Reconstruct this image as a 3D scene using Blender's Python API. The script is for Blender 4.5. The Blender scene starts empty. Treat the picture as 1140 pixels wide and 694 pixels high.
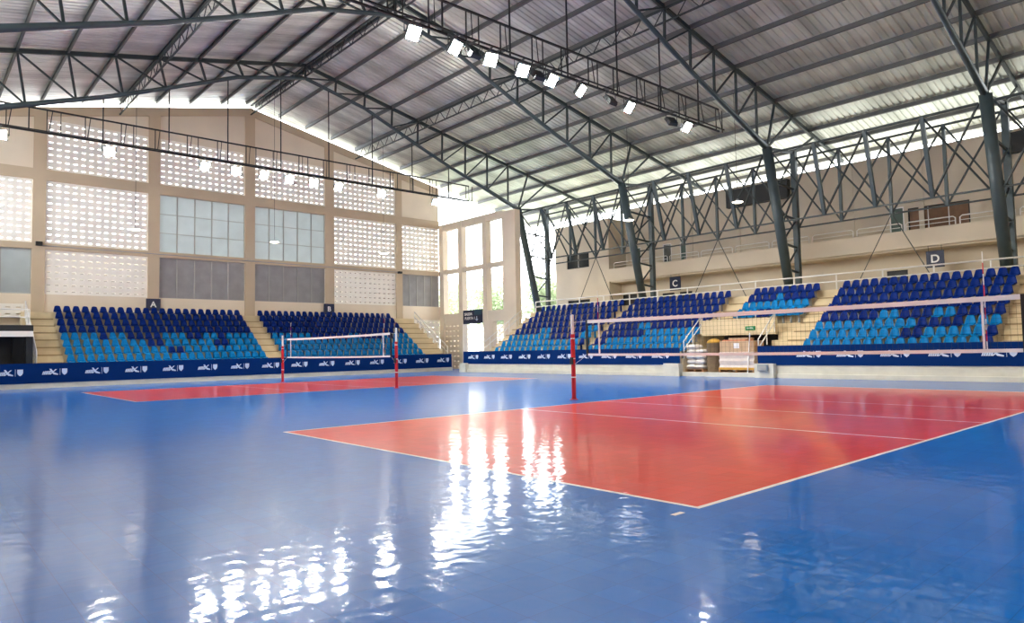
import bpy, bmesh, math, random
from mathutils import Vector, Matrix
random.seed(7)
C = bpy.context.scene.collection
sc = bpy.context.scene

# ------------------------------------------------------------------ camera
F_PX, CAM = 767.1157, Vector((-5.3938, -3.5922, 1.4585))
YAW, PITCH, ROLL = 0.843755, 0.055042, -0.019435
fwd = Vector((math.cos(YAW)*math.cos(PITCH), math.sin(YAW)*math.cos(PITCH), math.sin(PITCH)))
rgt0 = Vector((math.sin(YAW), -math.cos(YAW), 0)); up0 = rgt0.cross(fwd)
rgt = math.cos(ROLL)*rgt0 + math.sin(ROLL)*up0
upv = -math.sin(ROLL)*rgt0 + math.cos(ROLL)*up0
cd = bpy.data.cameras.new('camera'); cam = bpy.data.objects.new('camera', cd); C.objects.link(cam)
cd.sensor_width = 36.0; cd.lens = F_PX*36.0/1140.0; cd.clip_end = 500
M = Matrix((rgt, upv, -fwd)).transposed().to_4x4(); M.translation = CAM
cam.matrix_world = M
sc.camera = cam

# ------------------------------------------------------------------ world, exposure
SKY_STRENGTH, EXPOSURE, LENS_EMIT = 2.9, 2.08, 165.0
w = bpy.data.worlds.new('world'); sc.world = w; w.use_nodes = True
bg = w.node_tree.nodes['Background']
bg.inputs['Color'].default_value = (0.93, 0.965, 1.0, 1); bg.inputs['Strength'].default_value = SKY_STRENGTH
sc.view_settings.view_transform = 'Standard'; sc.view_settings.look = 'None'
sc.view_settings.gamma = 1; sc.view_settings.exposure = EXPOSURE
sc.view_settings.use_curve_mapping = False
sc.cycles.use_denoising = True
sc.cycles.max_bounces = 10; sc.cycles.diffuse_bounces = 6; sc.cycles.sample_clamp_indirect = 12

# ------------------------------------------------------------------ materials
def lin(c):
    return tuple(((x/255)/12.92 if x/255 <= .04045 else ((x/255+.055)/1.055)**2.4) for x in c)
def mat(name, rgb, rough=.6, metal=0.0, noise=0.0, nscale=3.0, bump=0.0, bscale=30.0, emit=None, estr=0, spec=None, transl=0.0):
    m = bpy.data.materials.new(name); m.use_nodes = True
    nt = m.node_tree; b = nt.nodes['Principled BSDF']; c = (*lin(rgb), 1)
    b.inputs['Base Color'].default_value = c; b.inputs['Roughness'].default_value = rough; b.inputs['Metallic'].default_value = metal
    if spec is not None: b.inputs['Specular IOR Level'].default_value = spec
    tc = nt.nodes.new('ShaderNodeTexCoord')
    if noise:
        n = nt.nodes.new('ShaderNodeTexNoise'); n.inputs['Scale'].default_value = nscale; n.inputs['Detail'].default_value = 5
        nt.links.new(tc.outputs['Object'], n.inputs['Vector'])
        r = nt.nodes.new('ShaderNodeMapRange'); r.inputs['From Min'].default_value = .3; r.inputs['From Max'].default_value = .7
        r.inputs['To Min'].default_value = 1-noise; r.inputs['To Max'].default_value = 1+noise*.5
        nt.links.new(n.outputs['Fac'], r.inputs['Value'])
        mx = nt.nodes.new('ShaderNodeVectorMath'); mx.operation = 'SCALE'; mx.inputs[0].default_value = c[:3]
        nt.links.new(r.outputs['Result'], mx.inputs['Scale']); nt.links.new(mx.outputs['Vector'], b.inputs['Base Color'])
    if bump:
        n2 = nt.nodes.new('ShaderNodeTexNoise'); n2.inputs['Scale'].default_value = bscale
        nt.links.new(tc.outputs['Object'], n2.inputs['Vector'])
        bp = nt.nodes.new('ShaderNodeBump'); bp.inputs['Strength'].default_value = bump; bp.inputs['Distance'].default_value = .02
        nt.links.new(n2.outputs['Fac'], bp.inputs['Height']); nt.links.new(bp.outputs['Normal'], b.inputs['Normal'])
    if emit:
        b.inputs['Emission Color'].default_value = (*lin(emit), 1); b.inputs['Emission Strength'].default_value = estr
    if transl:
        t = nt.nodes.new('ShaderNodeBsdfTranslucent'); t.inputs['Color'].default_value = c
        ms = nt.nodes.new('ShaderNodeMixShader'); ms.inputs['Fac'].default_value = transl
        out = nt.nodes['Material Output']
        nt.links.new(b.outputs[0], ms.inputs[1]); nt.links.new(t.outputs[0], ms.inputs[2]); nt.links.new(ms.outputs[0], out.inputs['Surface'])
    return m

def floor_mat(name, rgb, rough=.075):
    """glossy interlocking sport tiles, 25 cm, each slightly dished, with fine dark seams"""
    m = mat(name, rgb, rough, spec=.3)
    nt = m.node_tree; b = nt.nodes['Principled BSDF']; N = nt.nodes.new; L = nt.links.new
    tc = N('ShaderNodeTexCoord')
    br = N('ShaderNodeTexBrick'); br.offset = 0; br.squash = 1
    br.inputs['Scale'].default_value = 1; br.inputs['Mortar Size'].default_value = .003; br.inputs['Mortar Smooth'].default_value = .2
    br.inputs['Brick Width'].default_value = .255; br.inputs['Row Height'].default_value = .255
    c = lin(rgb)
    br.inputs['Color1'].default_value = (*[x*.93 for x in c], 1); br.inputs['Color2'].default_value = (*[x*1.06 for x in c], 1)
    br.inputs['Mortar'].default_value = (*[x*.7 for x in c], 1)
    L(tc.outputs['Object'], br.inputs['Vector']); L(br.outputs['Color'], b.inputs['Base Color'])
    n1 = N('ShaderNodeTexNoise'); n1.inputs['Scale'].default_value = 6; n1.inputs['Detail'].default_value = 1
    n2 = N('ShaderNodeTexNoise'); n2.inputs['Scale'].default_value = 1.3; n2.inputs['Detail'].default_value = 3
    L(tc.outputs['Object'], n1.inputs['Vector']); L(tc.outputs['Object'], n2.inputs['Vector'])
    b1 = N('ShaderNodeBump'); b1.inputs['Strength'].default_value = 1.0; b1.inputs['Distance'].default_value = .0042
    L(n1.outputs['Fac'], b1.inputs['Height'])
    L(b1.outputs['Normal'], b.inputs['Normal'])
    mr = N('ShaderNodeMapRange'); mr.inputs['From Min'].default_value = .35; mr.inputs['From Max'].default_value = .65
    mr.inputs['To Min'].default_value = rough*.92; mr.inputs['To Max'].default_value = rough*1.1
    L(n2.outputs['Fac'], mr.inputs['Value']); L(mr.outputs['Result'], b.inputs['Roughness'])
    # scuffed share of the surface: same colour, duller gloss
    q = N('ShaderNodeBsdfPrincipled'); q.inputs['Roughness'].default_value = .3; q.inputs['Specular IOR Level'].default_value = .1
    L(br.outputs['Color'], q.inputs['Base Color']); L(b1.outputs['Normal'], q.inputs['Normal'])
    ms = N('ShaderNodeMixShader'); ms.inputs['Fac'].default_value = .4
    L(b.outputs[0], ms.inputs[1]); L(q.outputs[0], ms.inputs[2]); L(ms.outputs[0], nt.nodes['Material Output'].inputs['Surface'])
    return m

def roof_mat():
    """weathered bare metal sheet: patchy, sheet by sheet"""
    m = mat('roof_sheet', (190, 188, 186), .42, .5)
    nt = m.node_tree; b = nt.nodes['Principled BSDF']; N = nt.nodes.new; L = nt.links.new
    tc = N('ShaderNodeTexCoord')
    mp = N('ShaderNodeMapping'); mp.inputs['Scale'].default_value = (.10, 1.1, .1); L(tc.outputs['Object'], mp.inputs['Vector'])
    n = N('ShaderNodeTexNoise'); n.inputs['Scale'].default_value = 1; n.inputs['Detail'].default_value = 4; L(mp.outputs['Vector'], n.inputs['Vector'])
    n2 = N('ShaderNodeTexNoise'); n2.inputs['Scale'].default_value = .35; n2.inputs['Detail'].default_value = 6; L(tc.outputs['Object'], n2.inputs['Vector'])
    r1 = N('ShaderNodeValToRGB'); r1.color_ramp.elements[0].position = .35; r1.color_ramp.elements[1].position = .65
    r1.color_ramp.elements[0].color = (*lin((192, 197, 187)), 1); r1.color_ramp.elements[1].color = (*lin((238, 242, 232)), 1)
    L(n.outputs['Fac'], r1.inputs['Fac'])
    r2 = N('ShaderNodeValToRGB'); r2.color_ramp.elements[0].position = .36; r2.color_ramp.elements[1].position = .6
    r2.color_ramp.elements[0].color = (.72, .70, .69, 1); r2.color_ramp.elements[1].color = (1, 1, 1, 1)
    L(n2.outputs['Fac'], r2.inputs['Fac'])
    mx = N('ShaderNodeMix'); mx.data_type = 'RGBA'; mx.blend_type = 'MULTIPLY'; mx.inputs['Factor'].default_value = 1
    L(r1.outputs['Color'], mx.inputs[6]); L(r2.outputs['Color'], mx.inputs[7]); L(mx.outputs[2], b.inputs['Base Color'])
    return m

MAT = dict(
    blue=floor_mat('court_blue', (0, 94, 178)), red=floor_mat('court_red', (206, 62, 48)), line=floor_mat('court_line', (232, 226, 222)),
    roof=roof_mat(),
    steel=mat('steel_paint', (62, 76, 80), .45, .1, .15, 2), steel_d=mat('steel_dark', (44, 54, 56), .5, .1, .15, 2),
    purlin=mat('purlin_grey', (92, 94, 94), .5, .2, .15, 1),
    wall=mat('wall_beige', (226, 211, 188), .8, 0, .06, .6, .1), wall2=mat('wall_tan', (196, 176, 148), .8, 0, .06, .6, .1),
    cream=mat('block_cream', (246, 240, 228), .85, 0, .05, 2, .1), bldg=mat('building_plaster', (206, 194, 174), .85, 0, .08, .5, .1),
    annex=mat('annex_plaster', (158, 150, 136), .85), riser_shade=mat('step_shadow_line', (158, 138, 104), .8), conc=mat('terrace_concrete', (214, 196, 160), .8, 0, .12, 1.2, .15), kerb=mat('kerb_cream', (214, 210, 194), .7, 0, .1, 2),
    band=mat('banner_blue', (0, 42, 100), .8, 0, .05, 1, spec=.1), logo=mat('logo_white', (205, 218, 238), .6),
    sdark=mat('seat_dark_blue', (0, 36, 112), .5, spec=.08), slight=mat('seat_light_blue', (0, 116, 178), .5, spec=.1),
    sbrk=mat('seat_bracket', (150, 150, 150), .5, .3),
    white=mat('white_paint', (235, 234, 232), .5), rail=mat('rail_white', (230, 228, 222), .45), black=mat('black_paint', (14, 15, 18), .5),
    dark=mat('dark_trim_and_shade', (24, 27, 30), .7), navy=mat('sign_navy', (8, 22, 58), .5), teal=mat('sign_teal', (8, 62, 84), .5),
    redp=mat('pole_red', (196, 20, 34), .4), net=mat('net_cord', (40, 36, 34), .8),
    pane_hi=mat('louvre_pale', (192, 198, 197), .5, 0, .12, 1.2, transl=.33), pane_lo=mat('louvre_grey', (156, 154, 152), .5, 0, .15, 1.5, transl=.12),
    alu=mat('window_frame', (168, 166, 160), .45, .4), green=mat('exit_green', (10, 128, 74), .5), gdoor=mat('door_green', (70, 92, 84), .6),
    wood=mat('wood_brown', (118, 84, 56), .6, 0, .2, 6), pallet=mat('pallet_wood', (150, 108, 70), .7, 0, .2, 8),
    card=mat('cardboard', (196, 164, 130), .75, 0, .1, 5), wrap=mat('stretch_wrap', (214, 200, 190), .25, 0, .1, 6, .5, 9),
    sack=mat('white_sack', (222, 216, 212), .6, 0, .1, 9, .4, 12), wick=mat('woven_brown', (124, 102, 74), .8, 0, .25, 25, .6, 40),
    ochre=mat('ochre_cloth', (196, 150, 60), .8), orange=mat('orange_board', (206, 130, 92), .7),
    glass=mat('dark_glass', (40, 44, 46), .15), elec=mat('grey_box', (140, 150, 156), .5),
    lens=mat('flood_lens', (255, 255, 255), .3, emit=(255, 250, 238), estr=LENS_EMIT), flood=mat('flood_housing', (70, 74, 76), .5, .3),
    lampd=mat('lamp_diffuser', (255, 255, 255), .5, emit=(255, 240, 215), estr=4),
    leaf=mat('leaf_green', (176, 186, 146), .6, 0, .3, 3, transl=.35), leaf2=mat('leaf_dark', (160, 174, 138), .6, 0, .3, 3, transl=.35), bark=mat('bark', (96, 80, 64), .9),
    grass=mat('outside_ground', (150, 148, 140), .95, 0, .2, .3),
)

# ------------------------------------------------------------------ mesh builder
class MB:
    def __init__(s): s.v = []; s.f = []; s.mi = []
    def add(s, vs, fs, m=0):
        o = len(s.v); s.v += [tuple(p) for p in vs]; s.f += [tuple(i+o for i in f) for f in fs]; s.mi += [m]*len(fs); return s
    def box(s, x0, x1, y0, y1, z0, z1, m=0):
        vs = [(x0,y0,z0),(x1,y0,z0),(x1,y1,z0),(x0,y1,z0),(x0,y0,z1),(x1,y0,z1),(x1,y1,z1),(x0,y1,z1)]
        return s.add(vs, [(3,2,1,0),(4,5,6,7),(0,1,5,4),(1,2,6,5),(2,3,7,6),(3,0,4,7)], m)
    def bar(s, p, q, wd, ht=None, m=0):
        p, q = Vector(p), Vector(q); d = (q-p).normalized(); ht = wd if ht is None else ht
        a = d.cross(Vector((0,0,1)));  a = Vector((1,0,0)) if a.length < 1e-4 else a.normalized()
        b = a.cross(d).normalized(); a, b = a*wd/2, b*ht/2
        vs = [p-a-b, p+a-b, p+a+b, p-a+b, q-a-b, q+a-b, q+a+b, q-a+b]
        return s.add(vs, [(3,2,1,0),(4,5,6,7),(0,1,5,4),(1,2,6,5),(2,3,7,6),(3,0,4,7)], m)
    def tube(s, pts, r, n=8, m=0, caps=True):
        pts = [Vector(p) for p in pts]; rs = r if isinstance(r, (list, tuple)) else [r]*len(pts); vs = []
        ref = None
        for i, p in enumerate(pts):
            d = (pts[min(i+1,len(pts)-1)]-pts[max(i-1,0)]).normalized()
            if ref is None:
                ref = d.cross(Vector((0,0,1)));  ref = Vector((1,0,0)) if ref.length < 1e-3 else ref.normalized()
            a = (ref-d*ref.dot(d)).normalized(); b = d.cross(a); ref = a
            for k in range(n):
                t = 2*math.pi*k/n; vs.append(p+(a*math.cos(t)+b*math.sin(t))*rs[i])
        fs = []
        for i in range(len(pts)-1):
            for k in range(n):
                k2 = (k+1) % n; fs.append((i*n+k, i*n+k2, (i+1)*n+k2, (i+1)*n+k))
        if caps: fs += [tuple(range(n))[::-1], tuple(range((len(pts)-1)*n, len(pts)*n))]
        return s.add(vs, fs, m)
    def prism(s, poly, fn, a, b, m=0):
        """poly: 2D outline; fn(u, v, t) -> point; extruded t from a to b"""
        n = len(poly); vs = [fn(u, v, a) for u, v in poly]+[fn(u, v, b) for u, v in poly]
        fs = [tuple(range(n))[::-1], tuple(range(n, 2*n))]+[(i, (i+1) % n, (i+1) % n+n, i+n) for i in range(n)]
        return s.add(vs, fs, m)
    def lathe(s, prof, cx, cy, n=20, m=0):
        vs = []; fs = []
        for r, z in prof:
            for k in range(n): t = 2*math.pi*k/n; vs.append((cx+r*math.cos(t), cy+r*math.sin(t), z))
        for i in range(len(prof)-1):
            for k in range(n): k2 = (k+1) % n; fs.append((i*n+k, i*n+k2, (i+1)*n+k2, (i+1)*n+k))
        fs += [tuple(range(n))[::-1], tuple(range((len(prof)-1)*n, len(prof)*n))]
        return s.add(vs, fs, m)
    def merge(s, o, mtx=None, m=None):
        vs = [mtx @ Vector(p) for p in o.v] if mtx else o.v
        k = len(s.v); s.v += [tuple(p) for p in vs]; s.f += [tuple(i+k for i in f) for f in o.f]
        s.mi += (o.mi if m is None else [m]*len(o.f)); return s
    def mesh(s, name, mats, smooth=False, fixn=True):
        me = bpy.data.meshes.new(name); me.from_pydata(s.v, [], s.f); me.update()
        for x in (mats if isinstance(mats, (list, tuple)) else [mats]): me.materials.append(MAT[x] if isinstance(x, str) else x)
        me.polygons.foreach_set('material_index', s.mi)
        if fixn:
            bm = bmesh.new(); bm.from_mesh(me); bmesh.ops.recalc_face_normals(bm, faces=bm.faces); bm.to_mesh(me); bm.free()
        if smooth: me.polygons.foreach_set('use_smooth', [True]*len(me.polygons))
        me.update(); return me
    def build(s, name, mats, parent=None, loc=(0,0,0), smooth=False, fixn=True):
        o = bpy.data.objects.new(name, s.mesh(name, mats, smooth, fixn)); C.objects.link(o); o.location = loc
        if parent: o.parent = parent
        return o

def tag(o, label, cat, group=None, kind=None):
    o['label'] = label; o['category'] = cat
    if group: o['group'] = group
    if kind: o['kind'] = kind
    return o
def thing(name, label, cat, loc=(0,0,0), rotz=0, group=None):
    o = bpy.data.objects.new(name, None); C.objects.link(o); o.empty_display_size = .2
    o.location = loc; o.rotation_euler = (0,0,rotz); return tag(o, label, cat, group)
def struct(name, mb, mats, label, cat='structure', parent=None, **k):
    o = mb.build(name, mats, parent, **k); o['kind'] = 'structure'; o['label'] = label; o['category'] = cat; return o
def dup(o, parent=None):
    c = o.copy(); C.objects.link(c); c.parent = parent
    for ch in list(o.children): dup(ch, c)
    return c
ORD = ['', 'first', 'second', 'third', 'fourth', 'fifth', 'sixth', 'seventh', 'eighth', 'ninth', 'tenth', 'eleventh', 'twelfth', 'thirteenth', 'fourteenth', 'fifteenth']
def text_mb(body, size, fn, depth=.012, bold=0.0, shear=0.0):
    """text outline turned into a solid; fn(u, v, t) maps text plane to the world; centred on 0,0"""
    cu = bpy.data.curves.new('t', 'FONT'); cu.body = body; cu.size = size; cu.align_x = 'CENTER'; cu.align_y = 'CENTER'; cu.offset = bold; cu.shear = shear
    ob = bpy.data.objects.new('t', cu); C.objects.link(ob)
    me = bpy.data.meshes.new_from_object(ob.evaluated_get(bpy.context.evaluated_depsgraph_get()))
    mb = MB(); vs = [v.co for v in me.vertices]; fs = [tuple(p.vertices) for p in me.polygons]
    mb.add([fn(v.x, v.y, depth) for v in vs], fs)
    from collections import Counter
    ec = Counter()
    for f in fs:
        for i in range(len(f)): ec[tuple(sorted((f[i], f[(i+1) % len(f)])))] += 1
    mb.add([fn(v.x, v.y, 0) for v in vs], [f[::-1] for f in fs])
    n = len(vs); mb.f += [(a, b, b+n, a+n) for (a, b), k in ec.items() if k == 1]; mb.mi += [0]*(len(mb.f)-len(mb.mi))
    bpy.data.objects.remove(ob); bpy.data.curves.remove(cu); bpy.data.meshes.remove(me)
    return mb

# ------------------------------------------------------------------ dimensions
RX, SLOPE, RIDGE = 12.35, .215, 18.62          # ridge line and pitch (top chord centre line)
TY = [('D', 34.5), ('C', 24.5), ('B', 14.5), ('A', 4.5), ('E', -5.5)]
YB, YE = -15.5, 43.1                           # back wall, end wall face
XL, XR = -11.2, 39.4
def ztop(x): return RIDGE-SLOPE*abs(x-RX)
FX, FY = 23.25, 37.4                           # fronts of the right and end stands
NR, TD, RS, Z0 = 8, .62, .40, .85              # rows, tread depth, riser, first tread height

# ------------------------------------------------------------------ floor with painted courts
xs = {XL, 36.01, -.36, -.21}; ys = {YB, 44.5}
COURTS = [(0, 0), (.35, 21.25)]; LW = .055
for cx, cy in COURTS:
    for a in (0, 6, 9, 12, 18):
        a0 = cx+a-(LW/2 if 0 < a < 18 else (0 if a == 0 else LW)); xs |= {round(a0,4), round(a0+LW,4)}
    for a in (0, 9): a0 = cy+(0 if a == 0 else 9-LW); ys |= {round(a0,4), round(a0+LW,4)}
xs, ys = sorted(xs), sorted(ys)
def fmat(x, y):
    if -.36 < x < -.21 and 0 < y < LW: return 2
    for cx, cy in COURTS:
        u, v = x-cx, y-cy
        if 0 < u < 18 and 0 < v < 9:
            if v < LW or v > 9-LW or u < LW or u > 18-LW: return 2
            if any(abs(u-k) < LW/2 for k in (6, 9, 12)): return 2
            return 1
    return 0
mb = MB(); nx = len(xs)
mb.v = [(x, y, 0) for y in ys for x in xs]
for j in range(len(ys)-1):
    for i in range(nx-1):
        mb.f.append((j*nx+i, j*nx+i+1, (j+1)*nx+i+1, (j+1)*nx+i)); mb.mi.append(fmat((xs[i]+xs[i+1])/2, (ys[j]+ys[j+1])/2))
struct('floor', mb, ['blue', 'red', 'line'], 'glossy blue sport tile floor with two red volleyball courts', 'floor', fixn=False)
mb = MB().box(-90, 120, -60, 150, -.3, -.02)
struct('ground_outside', mb, 'grass', 'pale ground outside the hall', 'ground')

# ------------------------------------------------------------------ roof sheet (corrugated, both slopes)
mb = MB(); prof = []; y = YB
while y < 43.5: prof += [(y, 0), (y+.2, 0), (y+.235, .05), (y+.285, .05)]; y += .32
prof.append((y, 0))
lift = .21
for side in (-1, 1):
    ends = [(RX, RIDGE+lift), ((XR if side > 0 else XL), ztop(XR if side > 0 else XL)+lift)]
    for dz in (0,):
        k = len(mb.v)
        for x, z in ends: mb.v += [(x, yy, z+h) for yy, h in prof]
        n = len(prof)
        for i in range(n-1): mb.f.append((k+i, k+i+1, k+n+i+1, k+n+i)); mb.mi.append(0)
roof = struct('ceiling', mb, 'roof', 'corrugated metal roof sheets on both slopes', 'roof', fixn=False)
sm = roof.modifiers.new('thick', 'SOLIDIFY'); sm.thickness = .01; sm.offset = 1

# ------------------------------------------------------------------ end wall
PIL = [(-6.2, -5.6), (.05, .68), (5.99, 6.65), (11.98, 12.65), (17.85, 18.55), (23.89, 24.47)]
ZR = [(5.1, 7.65), (8.0, 11.62), (12.25, 14.9)]
def yw(z): return z
BAYS = [(-5.6, .05), (.68, 5.99), (6.65, 11.98), (12.65, 17.85), (18.55, 23.89), (24.47, 28.1)]
FILL = [['w2', 'b', 's'], ['bp', 'b', 'b'], ['w', 'w3', 'b'], ['w', 'w3', 'b'], ['bd', 'b', 'b'], ['w', 'b', 's']]
W0, W1 = YE, YE+.25
wl = MB(); lowtop = ZR[0][0]
wl.box(-9.5, 24.47, W0, W1, 0, lowtop)
wl.box(24.47, 28.1, W0, W1, 0, 1.65); wl.box(24.47, 25.0, W0, W1, 1.65, 4.0); wl.box(24.47, 28.1, W0, W1, 4.0, lowtop)
wl.box(-9.5, -6.2, W0, W1, lowtop, 12.25)
wl.box(-9.5, 28.1, W0, W1, 7.65, 8.0); wl.box(-9.5, 28.1, W0, W1, 11.62, 12.25)
for a, b in PIL: wl.box(a, b, W0, W1, lowtop, 12.25)
tops = {}
for (a, b), f in zip(BAYS, FILL):
    for r in range(3):
        if r < 2 and f[r] == 's': wl.box(a, b, W0, W1, *ZR[r])
    zt = min(ztop(a), ztop(b))-.75 if f[2] == 'b' else 12.25
    zt = min(zt, 15.2); tops[(a, b)] = zt
# gable above row three, following the roof pitch: one polygon strip per bay and pilaster
def gable(x0, x1, z0):
    pts = [(x0, z0), (x1, z0), (x1, ztop(x1)-.22)]
    if x0 < RX < x1: pts.append((RX, RIDGE-.22))
    pts.append((x0, ztop(x0)-.22))
    wl.prism(pts, lambda u, v, t: (u, t, v), W0, W1)
gable(-9.5, -6.2, 12.25)
for a, b in PIL: gable(a, b, 12.25)
for (a, b) in BAYS: gable(a, b, tops[(a, b)])
struct('wall_end', wl, 'wall', 'beige gable end wall', 'wall')
# raised frame: pilasters and beams, slightly darker tan
fr = MB(); P0 = YE-.09
for a, b in PIL: fr.prism([(a, 0), (b, 0), (b, ztop(b)-.2)]+([(RX, RIDGE-.2)] if a < RX < b else [])+[(a, ztop(a)-.2)], lambda u, v, t: (u, t, v), P0, W0)
e = [x for ab in BAYS for x in ab]
for a, b in BAYS:
    fr.box(a, b, P0, W0, 7.65, 8.0); fr.box(a, b, P0, W0, 11.62, 12.25)
    zz = lambda x: ztop(x)
    fr.prism([(a, zz(a)-.75), (b, zz(b)-.75), (b, zz(b)-.2), (a, zz(a)-.2)], lambda u, v, t: (u, t, v), P0, W0)
struct('trim_1', fr, 'wall2', 'tan pilasters and beams of the end wall', 'trim')

def screen(name, a, b, z0, z1, nc, nr, label, fn, m='cream', hw=.2, hh=.064):
    """breeze block screen: a slab pierced by nc x nr slots, built of rows and studs; fn(u,z,t) places it"""
    s = MB(); pw, ph = (b-a)/nc, (z1-z0)/nr
    def bx(u0, u1, v0, v1):
        vs = [fn(u, v, t) for t in (0, .16) for u, v in ((u0,v0),(u1,v0),(u1,v1),(u0,v1))]
        s.add(vs, [(3,2,1,0),(4,5,6,7),(0,1,5,4),(1,2,6,5),(2,3,7,6),(3,0,4,7)])
    hw, hh = min(hw, pw*.72), min(hh, ph*.5)
    for r in range(nr+1):
        lo = z0 if r == 0 else z0+(r-.5)*ph+hh/2; hi = z1 if r == nr else z0+(r+.5)*ph-hh/2
        bx(a, b, lo, hi)
    for r in range(nr):
        zc = z0+(r+.5)*ph
        for c in range(nc+1):
            u0 = a if c == 0 else a+(c-.5)*pw+hw/2; u1 = b if c == nc else a+(c+.5)*pw-hw/2
            bx(u0, u1, zc-hh/2, zc+hh/2)
    return struct(name, s, m, label, 'wall screen')
endfn = lambda u, v, t: (u, W0+.04+t, v)
BN = ['far left', 'left', 'third from left', 'fourth from left', 'fifth from left', 'right corner']
RN = ['lower', 'middle', 'upper']
wn = 0
def window(a, b, z0, z1, nc, nr, pm, label):
    global wn; wn += 1
    f = MB(); y0 = W0+.06; t = .035
    for i in range(nc+1): x = a+(b-a)*i/nc; f.box(max(a, x-t), min(b, x+t), y0, y0+.07, z0, z1)
    for j in range(nr+1):
        z = z0+(z1-z0)*j/nr
        for i in range(nc): f.box(a+(b-a)*i/nc+t, a+(b-a)*(i+1)/nc-t, y0+.005, y0+.065, max(z0, z-t*.7), min(z1, z+t*.7))
    o = struct('window_%d' % wn, f, 'alu', label, 'window')
    for i in range(nc):
        for j in range(nr):
            p = MB(); x0 = a+(b-a)*i/nc+t; x1 = a+(b-a)*(i+1)/nc-t; q0 = z0+(z1-z0)*j/nr+.02; q1 = z0+(z1-z0)*(j+1)/nr-.02
            n = max(3, int((q1-q0)/.13))
            for k in range(n):     # louvre blades, overlapping and tilted
                za, zb = q0+(q1-q0)*k/n, q0+(q1-q0)*(k+1)/n+.01
                p.add([(x0, y0+.045, za), (x1, y0+.045, za), (x1, y0+.025, zb), (x0, y0+.025, zb), (x0, y0+.052, za), (x1, y0+.052, za), (x1, y0+.032, zb), (x0, y0+.032, zb)],
                      [(3,2,1,0),(4,5,6,7),(0,1,5,4),(1,2,6,5),(2,3,7,6),(3,0,4,7)])
            p.build('pane', pm, o)
for bi, ((a, b), f) in enumerate(zip(BAYS, FILL)):
    for r in range(3):
        z0, z1 = ZR[r][0], (tops[(a, b)] if r == 2 else ZR[r][1]); k = f[r]
        L = '%s row of the %s bay of the end wall' % (RN[r], BN[bi])
        if k[0] == 'b':
            nc = 13 if bi < 5 else 9; nc = 14 if bi == 0 else nc; nr = {0: 7, 1: 10, 2: max(4, int((z1-z0)/.36))}[r]
            screen('breeze_block_screen', a, b, z0, z1, nc, nr, 'pale breeze block screen, '+L, endfn)
        elif k[0] == 'w':
            nc = {'w2': 4, 'w': 5, 'w3': 5}[k]; nr = 3 if k == 'w3' else 1
            window(a, b, z0, z1, nc, nr, 'pane_hi' if (k == 'w3' or k == 'w2') else 'pane_lo', 'grey louvred window, '+L)
screen('breeze_block_screen', 25.0, 28.1, 1.65, 4.0, 8, 6, 'pale breeze block screen beside the stairs, low in the right corner', endfn, hw=.2)
screen('breeze_block_screen', -5.6, -.3, 3.75, 4.5, 11, 2, 'pale slotted parapet above the dark opening, far left', lambda u, v, t: (u, 42.7+t, v), hw=.22)

# low annexes just outside the end wall, seen only through the lowest screens
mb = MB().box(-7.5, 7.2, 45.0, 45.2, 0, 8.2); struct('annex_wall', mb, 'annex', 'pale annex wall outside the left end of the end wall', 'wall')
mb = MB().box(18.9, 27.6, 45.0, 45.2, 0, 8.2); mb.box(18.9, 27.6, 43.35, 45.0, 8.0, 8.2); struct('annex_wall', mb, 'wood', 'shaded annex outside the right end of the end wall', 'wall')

# ------------------------------------------------------------------ side wall beyond the right stand (open grid) and big pillar
SX = 28.1; sw = MB()
for a, b in [(42.5, 43.1), (40.0, 40.5), (36.9, 37.4)]: sw.box(SX, SX+.5, a, b, 0 if b < 43 else 0, 11.9)
for z0, z1 in [(3.65, 4.45), (7.75, 8.1), (11.35, 11.9)]:
    for a, b in [(40.5, 42.5), (37.4, 40.0), (35.0, 36.9)]: sw.box(SX+.03, SX+.45, a, b, z0, z1)
sw.box(SX, SX+.35, 36.2, 36.9, 0, 3.65)
struct('wall_right', sw, 'wall', 'beige open grid wall of posts and beams in the far corner', 'wall')
sw = MB().box(SX-.02, SX+.5, 33.55, 35.0, 0, 11.75); struct('pillar', sw, 'wall', 'broad pale pillar at the far corner passage', 'pillar')
screen('breeze_block_screen', 40.5, 42.5, .0, 3.65, 4, 9, 'warm breeze block screen beside the far corner exit', lambda u, v, t: (SX+.1+t, u, v), 'wall', hw=.22, hh=.1)
screen('breeze_block_screen', 38.0, 46.0, .0, 3.6, 12, 8, 'breeze block wall outside the corner exit', lambda u, v, t: (SX+5.0+t, u, v), 'wall', hw=.3, hh=.12)

# ------------------------------------------------------------------ stands
def terrace(name, fn, a, b, label, i0=0, base=0.0):
    """stepped profile along depth; fn(d, z, t) with t along the stand"""
    pts = [(.12+TD*i0, base)]
    for i in range(i0, NR): pts += [(.12+TD*i, Z0+RS*i), (.12+TD*(i+1), Z0+RS*i)]
    pts += [(.12+TD*NR, Z0+RS*NR-.0), (5.65, Z0+RS*NR-.0), (5.65, base)]
    s = MB().prism(pts, fn, a, b)
    return struct(name, s, 'conc', label, 'grandstand')
rfn = lambda d, z, t: (FX+d, t, z)
efn = lambda d, z, t: (t, FY+d, z)
VA, VB = 12.2, 16.2
terrace('grandstand_terrace', rfn, VB, 32.3, 'cream concrete terrace of the right stand beneath sign C')
terrace('grandstand_terrace', rfn, VA, VB, 'cream concrete terrace bridging over the pallet recess', 3, 1.95)
terrace('grandstand_terrace', rfn, -13.0, VA, 'cream concrete terrace of the right stand beneath sign D')
terrace('grandstand_terrace', efn, -.45, 25.2, 'cream concrete terrace of the end stand beneath signs A and B')
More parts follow.
